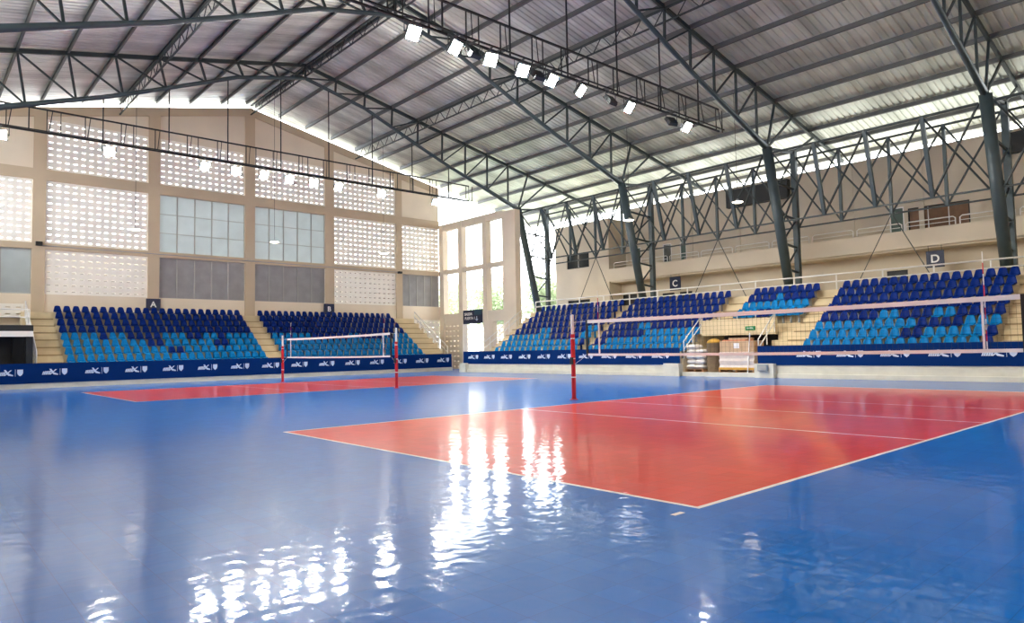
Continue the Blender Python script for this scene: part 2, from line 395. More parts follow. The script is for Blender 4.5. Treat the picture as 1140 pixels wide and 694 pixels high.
# half steps in the aisles
def half_steps(fn, a, b, label, i0=0):
    m = MB()
    for i in range(i0, NR):
        d0 = .12+TD*i; z = Z0+RS*i
        m.prism([(d0-.3, z-RS), (d0, z-RS), (d0, z-RS/2), (d0-.3, z-RS/2)], fn, a, b) if i > i0 else None
        m.prism([(d0-.02, z-.05), (d0+.0, z-.05), (d0+.0, z+.006), (d0-.02, z+.006)], fn, a, b, 1)  # dark strip paints in the shadow line at each riser
    struct('aisle_steps', m, ['conc', 'riser_shade'], label, 'steps')
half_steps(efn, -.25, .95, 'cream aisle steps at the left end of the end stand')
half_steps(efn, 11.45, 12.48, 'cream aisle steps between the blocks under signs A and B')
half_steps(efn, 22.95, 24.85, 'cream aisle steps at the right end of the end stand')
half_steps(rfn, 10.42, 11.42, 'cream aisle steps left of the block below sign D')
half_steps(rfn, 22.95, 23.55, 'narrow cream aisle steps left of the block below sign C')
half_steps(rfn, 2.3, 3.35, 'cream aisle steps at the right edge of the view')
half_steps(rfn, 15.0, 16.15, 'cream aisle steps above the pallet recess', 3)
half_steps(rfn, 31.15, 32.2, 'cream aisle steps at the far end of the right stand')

# vomitory: parapet, back wall coloured dark for the shade in the opening
mb = MB().box(25.0, 25.2, VA, VB, 1.95, 2.72); struct('parapet_wall', mb, 'conc', 'cream parapet above the pallet recess', 'wall')
mb = MB().box(27.2, 27.3, VA, VB, 0, 1.95); struct('recess_shade_wall', mb, 'dark', 'back wall of the pallet recess, coloured dark for shade', 'wall')
mb = MB().box(23.3, 27.2, VA, VB, 0, .2); struct('recess_plinth', mb, 'kerb', 'low cream plinth under the pallets', 'plinth')
# walkway slab behind the right stand, kerbs
mb = MB().box(FX+5.65, 35.0, YB, 32.9, 3.7, Z0+RS*NR); struct('walkway', mb, 'conc', 'walkway slab behind the right stand', 'walkway')
mb = MB().box(FX-.02, FX+.1, VB, 33.4, 0, .55); mb.box(FX-.02, FX+.1, -13, VA, 0, .55); mb.box(FX-.12, FX-.02, VB, 33.4, 0, .18); mb.box(FX-.12, FX-.02, -13, VA, 0, .18)
mb.box(FX-.3, FX-.02, 11.3, VA, 0, .62); mb.box(FX-.25, FX+.1, 33.1, 33.8, 0, .6); mb.box(FX-.25, FX-.02, VB, VB+.9, 0, .62)
struct('baseboard_right', mb, 'kerb', 'cream kerb wall along the foot of the right stand', 'kerb')
mb = MB().box(-9.5, 25.1, FY-.02, FY+.1, 0, .25); struct('baseboard_end', mb, 'kerb', 'cream kerb along the foot of the end stand', 'kerb')
# left opening of the end stand
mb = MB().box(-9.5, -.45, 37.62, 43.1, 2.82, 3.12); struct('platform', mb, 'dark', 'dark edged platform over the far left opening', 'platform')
mb = MB().box(-9.5, -.47, 37.5, 37.75, 2.55, 2.82); struct('trim_2', mb, 'cream', 'white beam above the dark opening, far left', 'trim')
mb = MB().box(-9.5, -.46, 38.7, 38.8, 0, 2.82)  # added partition, coloured charcoal for the unlit depth of the opening
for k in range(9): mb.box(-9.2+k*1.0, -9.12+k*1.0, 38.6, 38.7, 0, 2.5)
struct('recess_shade_wall', mb, 'dark', 'dark slatted partition added for shade inside the far left opening', 'wall')
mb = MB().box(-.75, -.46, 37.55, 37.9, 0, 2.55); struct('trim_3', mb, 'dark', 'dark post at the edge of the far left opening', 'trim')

# ------------------------------------------------------------------ left and back walls (outside the frame, close the hall)
mb = MB().box(-9.75, -9.5, YB, 16, 0, 13.6); mb.box(-9.75, -9.5, 16, 43.1, 0, 9.0); struct('wall_left', mb, 'wall', 'unseen beige left wall, lower at the far end to admit daylight', 'wall')  # unseen; heights shaped to control daylight reaching the roof slopes
mb = MB().prism([(-9.75, 0), (XR, 0), (XR, ztop(XR)), (RX, RIDGE), (-9.75, ztop(-9.75))], lambda u, v, t: (u, t, v), YB-.25, YB); struct('wall_back', mb, 'wall', 'beige wall behind the camera', 'wall')

# ------------------------------------------------------------------ right building
BX, BU, BL = 33.5, 35.5, 34.9; BE = 29.3
mb = MB()
def wall_with_holes(mb, x0, x1, y0, y1, z0, z1, holes):
    ys_ = sorted({y0, y1}|{v for h in holes for v in h[:2]}); zs_ = sorted({z0, z1}|{v for h in holes for v in h[2:]})
    for i in range(len(ys_)-1):
        for j in range(len(zs_)-1):
            yc, zc = (ys_[i]+ys_[i+1])/2, (zs_[j]+zs_[j+1])/2
            if not any(h[0] < yc < h[1] and h[2] < zc < h[3] for h in holes): mb.box(x0, x1, ys_[i], ys_[i+1], zs_[j], zs_[j+1])
W_A = [(31.25, 33.55, 7.6, 8.7), (31.25, 33.55, 4.5, 5.15)]
wall_with_holes(mb, BX, BX+.25, BE, 34.8, 0, 11.0, W_A); mb.box(BX+.25, 37, 34.55, 34.8, 0, 11.0); mb.box(BX+.25, 37, BE, BE+.2, 0, 11.0)
struct('building_block', mb, 'bldg', 'cream two storey block at the far end of the gallery', 'building')
mb = MB().box(BX, BX+.18, YB, BE, 6.3, 7.22); struct('parapet_wall', mb, 'bldg', 'long cream balcony parapet along the upper right gallery', 'wall')
mb = MB().box(BX+.18, BU, YB, BE, 6.2, 6.5); struct('balcony_slab', mb, 'bldg', 'balcony slab of the upper right gallery', 'balcony')
D_UP = [(25.2, 25.95, 6.5, 8.8), (23.95, 24.5, 6.5, 8.75), (29.95, 30.7, 0, 0), (10.0, 10.75, 6.5, 8.85), (6.9, 9.8, 7.4, 8.7), (3.1, 4.2, 7.5, 9.0)]
D_UP = [h for h in D_UP if h[2] > 0]+[(27.9, 28.7, 6.5, 8.85)]
mb = MB(); wall_with_holes(mb, BU, BU+.25, YB, BE, 6.5, 11.85, D_UP)
for k in range(12):     # shallow vertical pilaster strips
    y = 27-3.6*k; mb.box(BU-.05, BU, y, y+.25, 6.5, 11.85)
struct('wall_gallery_upper', mb, 'bldg', 'cream upper wall of the right gallery', 'wall')
D_LO = [(24.65, 25.65, 4.05, 5.2), (23.2, 24.2, 4.05, 5.2), (9.75, 10.8, 4.05, 5.32), (27.9, 29.2, 4.3, 5.35)]
mb = MB(); wall_with_holes(mb, BL, BL+.2, YB, BE, 0, 6.2, D_LO); struct('wall_gallery_lower', mb, 'bldg', 'cream lower wall under the right gallery balcony', 'wall')
dn = 0
def leaf(h, x, m, label, cat, kindname):
    global dn, wn
    y0, y1, z0, z1 = h; f = MB(); t = .06
    f.box(x, x+.12, y0, y0+t, z0, z1); f.box(x, x+.12, y1-t, y1, z0, z1); f.box(x, x+.12, y0+t, y1-t, z1-t, z1)
    if kindname == 'window': wn += 1; nm = 'window_%d' % wn; f.box(x, x+.12, y0+t, y1-t, z0, z0+t)
    else: dn += 1; nm = 'door_%d' % dn
    o = struct(nm, f, 'white' if kindname == 'door' else 'dark', label, cat)
    MB().box(x+.05, x+.09, y0+t, y1-t, z0+(t if kindname == 'window' else 0), z1-t).build('pane' if kindname == 'window' else 'door_leaf', m, o)
    if kindname == 'window':
        n = max(1, int((y1-y0)/.8))
        for k in range(1, n): MB().box(x+.02, x+.05, y0+(y1-y0)*k/n-.02, y0+(y1-y0)*k/n+.02, z0+t, z1-t).build('mullion', 'white', o)
    else: MB().box(x-.02, x+.05, y0+.12, y0+.16, z0+1.0, z0+1.15).build('door_handle', 'alu', o)
leaf(D_UP[0], BU+.02, 'glass', 'dark glazed door on the upper gallery above sign C', 'door', 'door')
leaf(D_UP[1], BU+.02, 'gdoor', 'grey green door on the upper gallery beside the dark glazed door', 'door', 'door')
leaf(D_UP[2], BU+.02, 'gdoor', 'grey green door left of the brown gallery shutter', 'door', 'door')
leaf(D_UP[3], BU+.02, 'wood', 'wide brown wooden shutter on the upper gallery wall', 'window', 'window')
leaf(D_UP[4], BU+.02, 'glass', 'dark gallery window at the right edge', 'window', 'window')
leaf(D_UP[5], BU+.02, 'gdoor', 'grey green door at the far end of the upper gallery', 'door', 'door')
for h, l in zip(D_LO, ['dark low window left of the pair below sign C', 'dark low window right of the pair below sign C', 'dark low window left of sign D', 'dark low window behind the aisle at the far gallery end']):
    leaf(h, BL+.02, 'black', l, 'window', 'window')
leaf(W_A[0], BX+.05, 'glass', 'dark barred upper window of the cream far block', 'window', 'window')
leaf(W_A[1], BX+.05, 'glass', 'dark lower window of the cream far block behind top seats', 'window', 'window')

# ------------------------------------------------------------------ roof trusses
def zbot(x):
    d = abs(x-RX)
    pts = [(0, 17.85), (4, 16.9), (7.5, 15.45), (9.8, 14.5), (13, 13.4), (17, 12.0)]
    for (a, za), (b, zb) in zip(pts, pts[1:]):
        if a <= d <= b: return za+(zb-za)*(d-a)/(b-a)
    return 12.0
TN = {'D': 'nearest the end wall, floodlights below', 'C': 'second from the end wall, no lights below', 'B': 'third from the end wall, floodlights below',
      'A': 'passing over the right edge of the view', 'E': 'behind the camera, added for light'}
def truss(k, Y):
    t = thing('roof_truss', 'grey steel roof truss '+TN[k], 'roof truss', (RX, Y, 12.0), group='roof trusses')
    o = Vector((RX, Y, 12.0)); P = lambda x, z: Vector((x-RX, 0, z-12.0))
    m = MB()
    for s in (-1, 1): m.bar(P(RX, RIDGE), P(RX+s*(26.6 if s > 0 else 22.9), ztop(RX+(26.6 if s > 0 else 22.9))), .13, .2)
    m.build('top_chord', 'steel_d', t)
    m = MB()
    for s in (-1, 1):
        m.tube([P(RX+s*d, zbot(RX+d)) for d in (0, 1, 2, 4, 6, 8, 10.5, 13, 15, 16.95)], [.11]*7+[.13, .15, .17], 8)
    m.build('bottom_chord', 'steel', t, smooth=True)
    for s in (-1, 1):
        for i in range(0, 9):
            d = 2*i
            lean = .35 if s < 0 else .05
            if i > 0 or s > 0:
                if d < 16.5:
                    m = MB().bar(P(RX+s*d, ztop(RX+d)), P(RX+s*(max(d-lean, 0) if i else 0), zbot(RX+max(d-lean, 0))), .1); m.build('web_post', 'steel_d', t)
            if d+2 <= 17:
                d2 = d+2; e2 = d if i else .0
                m = MB().bar(P(RX+s*d2, ztop(RX+d2)), P(RX+s*max(e2-(lean if i else 0), 0), zbot(RX+max(e2-lean, 0))), .08); m.build('web_diagonal', 'steel_d', t)
        for d in (18, 19.95): MB().bar(P(RX+s*d, ztop(RX+d)), P(RX+s*16.95, 12.0), .1).build('web_diagonal', 'steel_d', t)
        MB().bar(P(RX+s*16.95, 12.0), P(RX+s*19.95, 12.3), .13).build('heel_tie', 'steel_d', t)
        MB().bar(P(RX+s*19.95, 12.3), P(RX+s*22.6, ztop(RX+22.6)-.05), .1).build('eave_strut', 'steel_d', t)
    return t
for k, Y in TY: truss(k, Y)

# columns: a stout inclined tube and a slim upright one, tied together
CN = {'D': 'behind the far end of the right stand', 'C': 'in front of the gallery, left of sign C', 'B': 'above the seats over the pallet recess', 'A': 'at the right edge of the view', 'E': 'behind the camera, added for light'}
WZ = Z0+RS*NR
for k, Y in TY:
    for s in (-1, 1):
        z0 = WZ if s > 0 else 0.0
        x_f = RX+s*18.75 if s > 0 else RX-20.3
        xt, xv = RX+s*16.95, RX+s*19.95
        xf = RX+s*(16.95+(12-z0)*.252)
        if s < 0: xf = xt-1.8; xv = xt-3.0
        side = 'right' if s > 0 else 'left'
        t = thing('truss_column', 'grey steel %s, %s' % ('leaning column tied to an upright' if s > 0 else 'column pair on the left side', CN[k]), 'column', (xf, Y, z0), group='truss columns')
        P = lambda x, z: Vector((x-xf, 0, z-z0))
        MB().tube([P(xf, z0+.02), P(xt, 12.05)], .26, 14).build('leaning_post', 'steel', t, smooth=True)
        MB().box(xv-xf-.14, xv-xf+.14, -.14, .14, .02, 12.35-z0).build('upright_post', 'steel', t)
        MB().box(-.4, .4, -.35, .35, 0, .03).build('base_plate', 'steel_d', t); 
        xi = lambda z: xf+(xt-xf)*(z-z0)/(12-z0)
        lv = [5.6, 7.0, 8.6, 10.3] if s > 0 else [2, 4, 6, 8, 10]
        for j, z in enumerate(lv):
            MB().bar(P(xi(z), z), P(xv, z-.15), .1).build('tie_bar', 'steel_d', t)
            if j+1 < len(lv): MB().bar(P(xi(z), z), P(xv, lv[j+1]-.15), .07).build('tie_diagonal', 'steel_d', t)

# longitudinal trusses between the right hand columns: front (inclined plane) and rear (vertical plane)
def long_truss(k1, Ya, k2, Yb, rear):
    nm = {'D': 'far end of the right stand', 'C': 'seats under sign C', 'B': 'pallet recess and sign D', 'A': 'right edge of the view'}[k1]
    t = thing('bracing_truss', 'grey zigzag %s bracing truss over the %s' % ('rear' if rear else 'front', nm), 'bracing truss', ((32.3 if rear else 29.3), Ya, 12.0), group='bracing trusses')
    X0 = 32.3 if rear else 29.3; zt, zb = (12.2, 8.0) if rear else (11.95, 8.1)
    dx = 0 if rear else .95
    T = lambda y: Vector((0, y-Ya, zt-.35-12 if 0 else zt-.25-12.0)); Bm = lambda y: Vector((dx, y-Ya, zb-12.0))
    ns = [Ya+(Yb-Ya)*i/4 for i in range(5)]; g = .15 if rear else .27; ns[0] -= g; ns[4] += g
    MB().bar(T(ns[0]), T(ns[4]), .1).build('top_chord', 'steel_d', t); MB().bar(Bm(ns[0]), Bm(ns[4]), .08).build('bottom_chord', 'steel_d', t)
    for y in ns[1:4]: MB().bar(T(y), Bm(y), .17 if not rear else .14).build('web_post', 'steel', t)
    for i in range(4):
        MB().bar(T(ns[i]), Bm(ns[i+1]), .075).build('web_diagonal', 'steel_d', t); MB().bar(Bm(ns[i]), T(ns[i+1]), .075).build('web_diagonal', 'steel_d', t)
    if rear:
        for sgn in (-1, 1): MB().bar(Bm(ns[2]), Vector((-.2, ns[2]-Ya+sgn*2.0, WZ-12.0)), .035).build('brace_rod', 'steel_d', t)
for (k1, ya), (k2, yb) in zip(TY, TY[1:]):
    for rear in (0, 1): long_truss(k1, ya, k2, yb, rear)

# purlins: one long C section under each line of the sheets
SN = {1: 'right', -1: 'left'}
for s in (-1, 1):
    for i in range(0, 14):
        d = .35 if i == 0 else 2.0*i
        if d > (26.7 if s > 0 else 23.3): continue
        x = RX+s*d; z = ztop(x)
        h = .2; m = MB()
        poly = [(-.05, 0), (.05, 0), (.05, .02), (-.03, .02), (-.03, h-.02), (.05, h-.02), (.05, h), (-.05, h)]
        m.prism(poly, lambda u, v, t: (u*s, t, v-SLOPE*u*1.0), YB+.05 - 14.5, 43.05-14.5)
        o = m.build('roof_purlin', 'purlin', None, (x, 14.5, z+.0))
        tag(o, 'long grey roof purlin, %s below the ridge on the %s slope' % (ORD[i+1], SN[s]), 'purlin', 'roof purlins')

# lattice girders running along the hall under the purlins
GB = [('end wall bay', 43.05, 34.5), ('bay between first and second trusses', 34.5, 24.5), ('bay between second and third trusses', 24.5, 14.5), ('bay nearest the camera', 14.5, 4.5)]
for x, xn in [(4.35, 'left slope'), (12.35, 'ridge'), (20.35, 'right slope')]:
    for gn, ya, yb in GB:
        z = ztop(x)-.05; L = ya-yb
        t = thing('lattice_girder', 'thin steel lattice girder under the %s, %s' % (xn, gn), 'lattice girder', (x, yb, z), group='lattice girders')
        n = int(L/.6)
        m = MB().bar((0, .05, 0), (0, L-.05, 0), .09).build('top_chord', 'steel_d', t)
        m = MB().bar((0, .05, -.62), (0, L-.05, -.62), .07).build('bottom_chord', 'steel_d', t)
        m = MB()
        for i in range(n): m.bar((0, L*i/n+.05, -.62 if i % 2 else 0), (0, L*(i+1)/n-.05, 0 if i % 2 else -.62), .035)
        m.build('lacing', 'steel_d', t)

# ------------------------------------------------------------------ floodlight rails and floodlights
LXS = [-2.2, 2.1, 6.6, 8.25, 9.8, 11.3, 12.8, 14.4, 17.4, 21.6]
def rail(Y, nm):
    t = thing('lighting_rail', 'thin black lighting rail hung on rods under the truss '+nm, 'lighting rail', (RX, Y, 12.0), group='lighting rails')
    x0, x1 = -5.5-RX, 24.6-RX
    for z, n in ((0, 'bottom_rail'), (1.1, 'top_rail')): MB().bar((x0, 0, z), (x1, 0, z), .07).build(n, 'black', t)
    MB().bar((x0, -.28, 0), (x1, -.28, 0), .05).build('outer_rail', 'black', t)
    x = x0+.4; i = 0
    while x < x1:
        MB().bar((x, 0, 0), (x, 0, 1.1), .04).build('rail_post', 'black', t)
        MB().bar((x+.05, -.28, 0), (x+.22, 0, 1.1), .03).build('rail_strut', 'black', t)
        if i % 2: MB().bar((x+.55, 0, 0), (x+.55, 0, 1.1), .035).build('rail_post', 'black', t)
        x += 1.55; i += 1
    for k in range(-6, 6):
        x = -1.15+3.0*(k+2) if 0 else -4.15+3.0*(k+6)
        if x > 24.5: continue
        MB().bar((x-RX, 0, 0), (x-RX, 0, zbot(x)-12.0), .05).build('hanger_rod', 'black', t)
    return t
PN = {34.5: 'by the end wall', 14.5: 'over the near court', -5.5: 'behind the camera, added for light'}
def make_flood():
    t = thing('floodlight', '', 'floodlight'); LS = .86
    # tilted square head; local -Y is towards the front, pointing down
    R = Matrix.Rotation(math.radians(38), 4, 'X')
    def bx(x0, x1, y0, y1, z0, z1):
        m = MB().box(x0, x1, y0, y1, z0, z1); m.v = [tuple(R @ (Vector(v)*LS)+Vector((0, 0, -.42))) for v in m.v]; return m
    h = bx(-.27, .27, -.02, .08, -.27, .27); h.merge(bx(-.29, .29, -.06, -.02, .25, .28)); h.merge(bx(-.29, .29, -.06, -.02, -.28, -.25)); h.merge(bx(-.29, -.26, -.06, -.02, -.25, .25)); h.merge(bx(.26, .29, -.06, -.02, -.25, .25))
    for k in range(7): h.merge(bx(-.24+k*.08-.012, -.24+k*.08+.012, .08, .14, -.24, .24))
    h.build('housing', 'flood', t)
    for ix in (-1, 1):
        for iz in (-1, 1): bx(ix*.13-.115, ix*.13+.115, -.035, -.021, iz*.13-.115, iz*.13+.115).build('lens', 'lens', t)
    b = MB().tube([(-.31, .02, -.42), (-.31, .02, -.06), (.31, .02, -.06), (.31, .02, -.42)], .018, 6); b.merge(MB().box(-.03, .03, -.17, .17, -.06, -.02))
    b.merge(MB().box(-.32, -.27, 0, .04, -.44, -.4)).merge(MB().box(.27, .32, 0, .04, -.44, -.4)); b.build('bracket', 'flood', t)
    return t
proto = None
for Y in (34.5, 14.5, -5.5):  # rail and lamps behind the camera are unseen, added for illumination
    rail(Y, PN[Y])
    for i, x in enumerate(LXS):
        if proto is None: proto = make_flood(); o = proto
        else: o = dup(proto)
        o.location = (x, Y-.14, 11.993); o.rotation_euler = (0, 0, random.uniform(-.35, .35))
        o['label'] = 'lit square floodlight, %s from left on the rail %s' % (ORD[i+1], PN[Y]); o['group'] = 'floodlights'

for i, x in enumerate((9.02, 12.05, 16.2, 20.4)):
    o = dup(proto); o.location = (x, 14.5-.14, 11.993); o.rotation_euler = (0, 0, math.pi+random.uniform(-.3, .3)); o['group'] = 'floodlights'
    o['label'] = 'floodlight turned to the end wall, %s from left on the rail over the near court' % ORD[i+1]

# pendant lamps
for x, y, z, n in [(4.35, 39, 8.6, 'left end wall screen'), (12.35, 39, 8.6, 'middle of the end wall windows'), (20.35, 39, 8.5, 'right end wall screens'), (28.35, 23.2, 9.35, 'truss column left of sign C'), (28.35, 15.8, 9.2, 'black panel over the pallet recess')]:
    t = thing('pendant_lamp', 'small white pendant lamp on a thin cord before the '+n, 'pendant lamp', (x, y, z))
    top = ztop(x)-(.65 if x < 25 else .0)
    MB().tube([(0, 0, .1), (0, 0, top-z)], .012, 6).build('cord', 'black', t)
    MB().lathe([(.05, .14), (.08, .1), (.3, .0), (.31, -.01), (.29, -.012)], 0, 0).build('lamp_shade', 'white', t, smooth=True)
    MB().lathe([(.27, -.015), (.2, -.05), (.05, -.06)], 0, 0).build('diffuser', 'lampd', t, smooth=True)

# ------------------------------------------------------------------ banners with logos
def logo_mb(fn):
    m = MB()
    # slanted letter strokes, a rising swoosh, a divider and a shield; u along, v up, origin at left bottom
    u = 0.0
    for wd, hh in ((.05, .15), (.055, .16), (.06, .165), (.055, .17), (.06, .175)):
        m.prism([(u, 0), (u+wd, 0), (u+wd+.045, hh), (u+.045, hh)], fn, 0, .006); u += wd+.013
    m.prism([(.30, .27), (.38, .27), (.50, .10), (.68, .02), (.66, -.03), (.48, 0), (.40, .10)], fn, 0, .006)
    m.prism([(.30, .0), (.36, .0), (.62, .25), (.55, .25)], fn, .006, .009)
    m.prism([(.745, -.04), (.76, -.04), (.76, .28), (.745, .28)], fn, 0, .006)
    m.prism([(.83, .27), (1.06, .27), (1.06, .10), (1.02, .02), (.945, -.04), (.87, .02), (.83, .10)], fn, 0, .006)
    return m
def banner(name, label, a, b, z0, z1, place, starts):
    """place(u, v, t): u along left-to-right as seen, v height, t towards the viewer"""
    L = b-a; m = MB(); n = max(2, int(L/.9))
    vs = []
    for i in range(n+1):
        u = L*i/n; wv = .006*math.sin(i*1.7)
        for v, t in ((z0, wv), (z1, wv), (z1, wv+.02), (z0, wv+.02)): vs.append(place(a+u, v, t))
    fs = []
    for i in range(n):
        for k in range(4): k2 = (k+1) % 4; fs.append((i*4+k, i*4+k2, i*4+4+k2, i*4+4+k))
    fs += [(0, 1, 2, 3), (n*4+3, n*4+2, n*4+1, n*4)]
    m.add(vs, fs); o = m.build(name, 'band'); tag(o, label, 'banner', 'blue logo banners')
    for s0 in starts:
        if a+.1 < s0 < b-1.0:
            logo_mb(lambda u, v, t: place(s0+u, z0+(z1-z0)*.42+v*(z1-z0)/.95, .028+t)).build('logo', 'logo', o)
    return o
banner('banner', 'long royal blue banner with white logos along the end stand', -9.4, 25.0, .25, 1.23, lambda u, v, t: (u, FY-.03-t, v), [-1.78-.15+1.83*k for k in range(-4, 15)])
rpl = lambda u, v, t: (FX-.03-t, -u, v)      # u runs towards -Y
banner('banner', 'royal blue banner with white logos below sign C, left of the pallets', -33.6, -VB-.05, .55, 1.38, rpl, [-33.05+1.68*k for k in range(0, 11)])
banner('banner', 'royal blue banner with white logos below sign D, right of the pallets', -VA+.05, 12.5, .55, 1.4, rpl, [-12.05+1.68*k for k in range(0, 14)])

# ------------------------------------------------------------------ seats
def patch(fnc, nu, nv, th):
    """thick sheet from a surface function fnc(s, t) with s in -1..1, t in 0..1; th(s,t) offset vector"""
    m = MB(); vs = []
    for side in (0, 1):
        for j in range(nv+1):
            for i in range(nu+1):
                p = fnc(-1+2*i/nu, j/nv); vs.append(p if not side else p+th)
    N = (nu+1)*(nv+1); fs = []
    q = lambda i, j, s: s*N+j*(nu+1)+i
    for j in range(nv):
        for i in range(nu): fs += [(q(i,j,0), q(i+1,j,0), q(i+1,j+1,0), q(i,j+1,0)), (q(i,j+1,1), q(i+1,j+1,1), q(i+1,j,1), q(i,j,1))]
    for i in range(nu): fs += [(q(i,0,1), q(i+1,0,1), q(i+1,0,0), q(i,0,0)), (q(i,nv,0), q(i+1,nv,0), q(i+1,nv,1), q(i,nv,1))]
    for j in range(nv): fs += [(q(0,j,0), q(0,j+1,0), q(0,j+1,1), q(0,j,1)), (q(nu,j,1), q(nu,j+1,1), q(nu,j+1,0), q(nu,j,0))]
    return m.add(vs, fs)
def backf(s, t):
    hw = .195*(1-.36*t**1.3); zt = .43+.345*t-(.035*t*abs(s)**4)
    return Vector((s*hw, .12+.075*t-.06*s*s*(1-.3*t), zt))
def panf(s, t):
    hw = .182+.01*math.sin(math.pi*t); y = .13-.36*t
    return Vector((s*hw, y, .405+.035*s*s-.03*math.sin(math.pi*min(t*1.2, 1))-(.05*(t-.8)/.2 if t > .8 else 0)+.02))
SB = patch(backf, 6, 5, Vector((0, .025, 0))); SPN = patch(panf, 6, 6, Vector((0, 0, -.025)))
BRK = MB().box(-.03, .03, -.02, .1, 0, .38); BRK.box(-.12, .12, -.1, .1, .36, .38); BRK.box(-.07, .07, -.06, .14, 0, .015)
SLO = MB()   # low detail copy for the far bulk
SLO.merge(patch(backf, 4, 3, Vector((0, .025, 0)))); SLO.merge(patch(panf, 2, 3, Vector((0, 0, -.025)))); SLO.merge(MB().box(-.03, .03, -.02, .1, 0, .38))
BLK = []   # (block name, kind, a(left end as seen), b, count, rows, darkfn)
def dark_A(r, i):
    return r >= 4 or (r == 3 and i in (4, 7, 8, 9, 10, 14, 15, 18)) or (r == 2 and i in (9, 10, 17, 18)) or (r == 1 and i in (11, 12))
def dark_B(r, i): return r >= 4 or (r == 3 and (6 <= i <= 11 or 14 <= i <= 17 or i == 19))
def dark_C1(r, i): return r >= 4 or (r == 3 and (i < 5 or 7 <= i <= 12)) or (r == 2 and 8 <= i <= 12) or (r == 1 and i == 14)
def dark_C2(r, i): return r >= 4 or (r == 3 and i not in (5, 6)) or (r == 2 and i < 7) or (r == 1 and i < 2)
def dark_M(r, i): return r == 7 or (r == 6 and i != 4) or (r == 4 and i in (3, 4))
def dark_D(r, i): return r >= 4 and True or (r == 3 and i not in (6, 7, 11, 12)) or (r == 2 and i in (10, 11, 12, 13)) or (r == 1 and i in (9, 10, 16)) or (r == 0 and i == 16)
BLK = [('the block under sign A', 'e', .98, 11.42, 23, range(8), dark_A), ('the block under sign B', 'e', 12.5, 22.92, 23, range(8), dark_B),
       ('the far block of the right stand', 'r', 31.1, 23.6, 15, range(8), dark_C1), ('the block below sign C', 'r', 22.9, 16.25, 15, range(8), dark_C2),
       ('the short block above the pallets', 'r', 14.95, 11.45, 9, range(4, 8), dark_M), ('the block below sign D', 'r', 10.4, 3.38, 17, range(8), dark_D)]
allseats = []
for bn, k, a, b, n, rows, df in BLK:
    for r in rows:
        for i in range(n):
            u = a+(b-a)*(i+.5)/n; d = .12+TD*r+.35; z = Z0+RS*r
            p = Vector((u, FY+d, z)) if k == 'e' else Vector((FX+d, u, z))
            v = p-CAM; dist = v.length; nrm = Vector((0, -1, 0)) if k == 'e' else Vector((-1, 0, 0))
            allseats.append((-(-v.dot(nrm)/dist)/dist**2, p, 0 if k == 'e' else -math.pi/2, df(r, i), bn, r, i, n))
allseats.sort(key=lambda q: q[0])
protos = {}
def make_seat(dk):
    t = thing('stadium_seat', '', 'seat'); c = 'sdark' if dk else 'slight'
    SB.build('backrest', c, t, smooth=True); SPN.build('seat_pan', c, t, smooth=True); BRK.build('bracket', 'sbrk', t)
    return t
for rank, (_, p, rz, dk, bn, r, i, n) in enumerate(allseats[:300]):
    if dk in protos: o = dup(protos[dk])
    else: o = protos[dk] = make_seat(dk)
    o.location = p; o.rotation_euler = (0, 0, rz)
    pos = ('%s from left' % ORD[i+1]) if i < n/2 else ('%s from right' % ORD[n-i])
    o['label'] = '%s seat, %s row up, %s, in %s' % ('dark blue' if dk else 'light blue', ORD[r+1], pos, bn); o['group'] = 'stadium seats'
m = MB()
for _, p, rz, dk, *_r in allseats[300:]:
    m.merge(SLO, Matrix.Translation(p) @ Matrix.Rotation(rz, 4, 'Z'), 0 if dk else 1)
o = m.build('stadium_seats', ['sdark', 'slight'], smooth=True)
tag(o, 'remaining rows of dark and light blue seats farther off in the stands', 'seats', 'stadium seats', 'stuff')

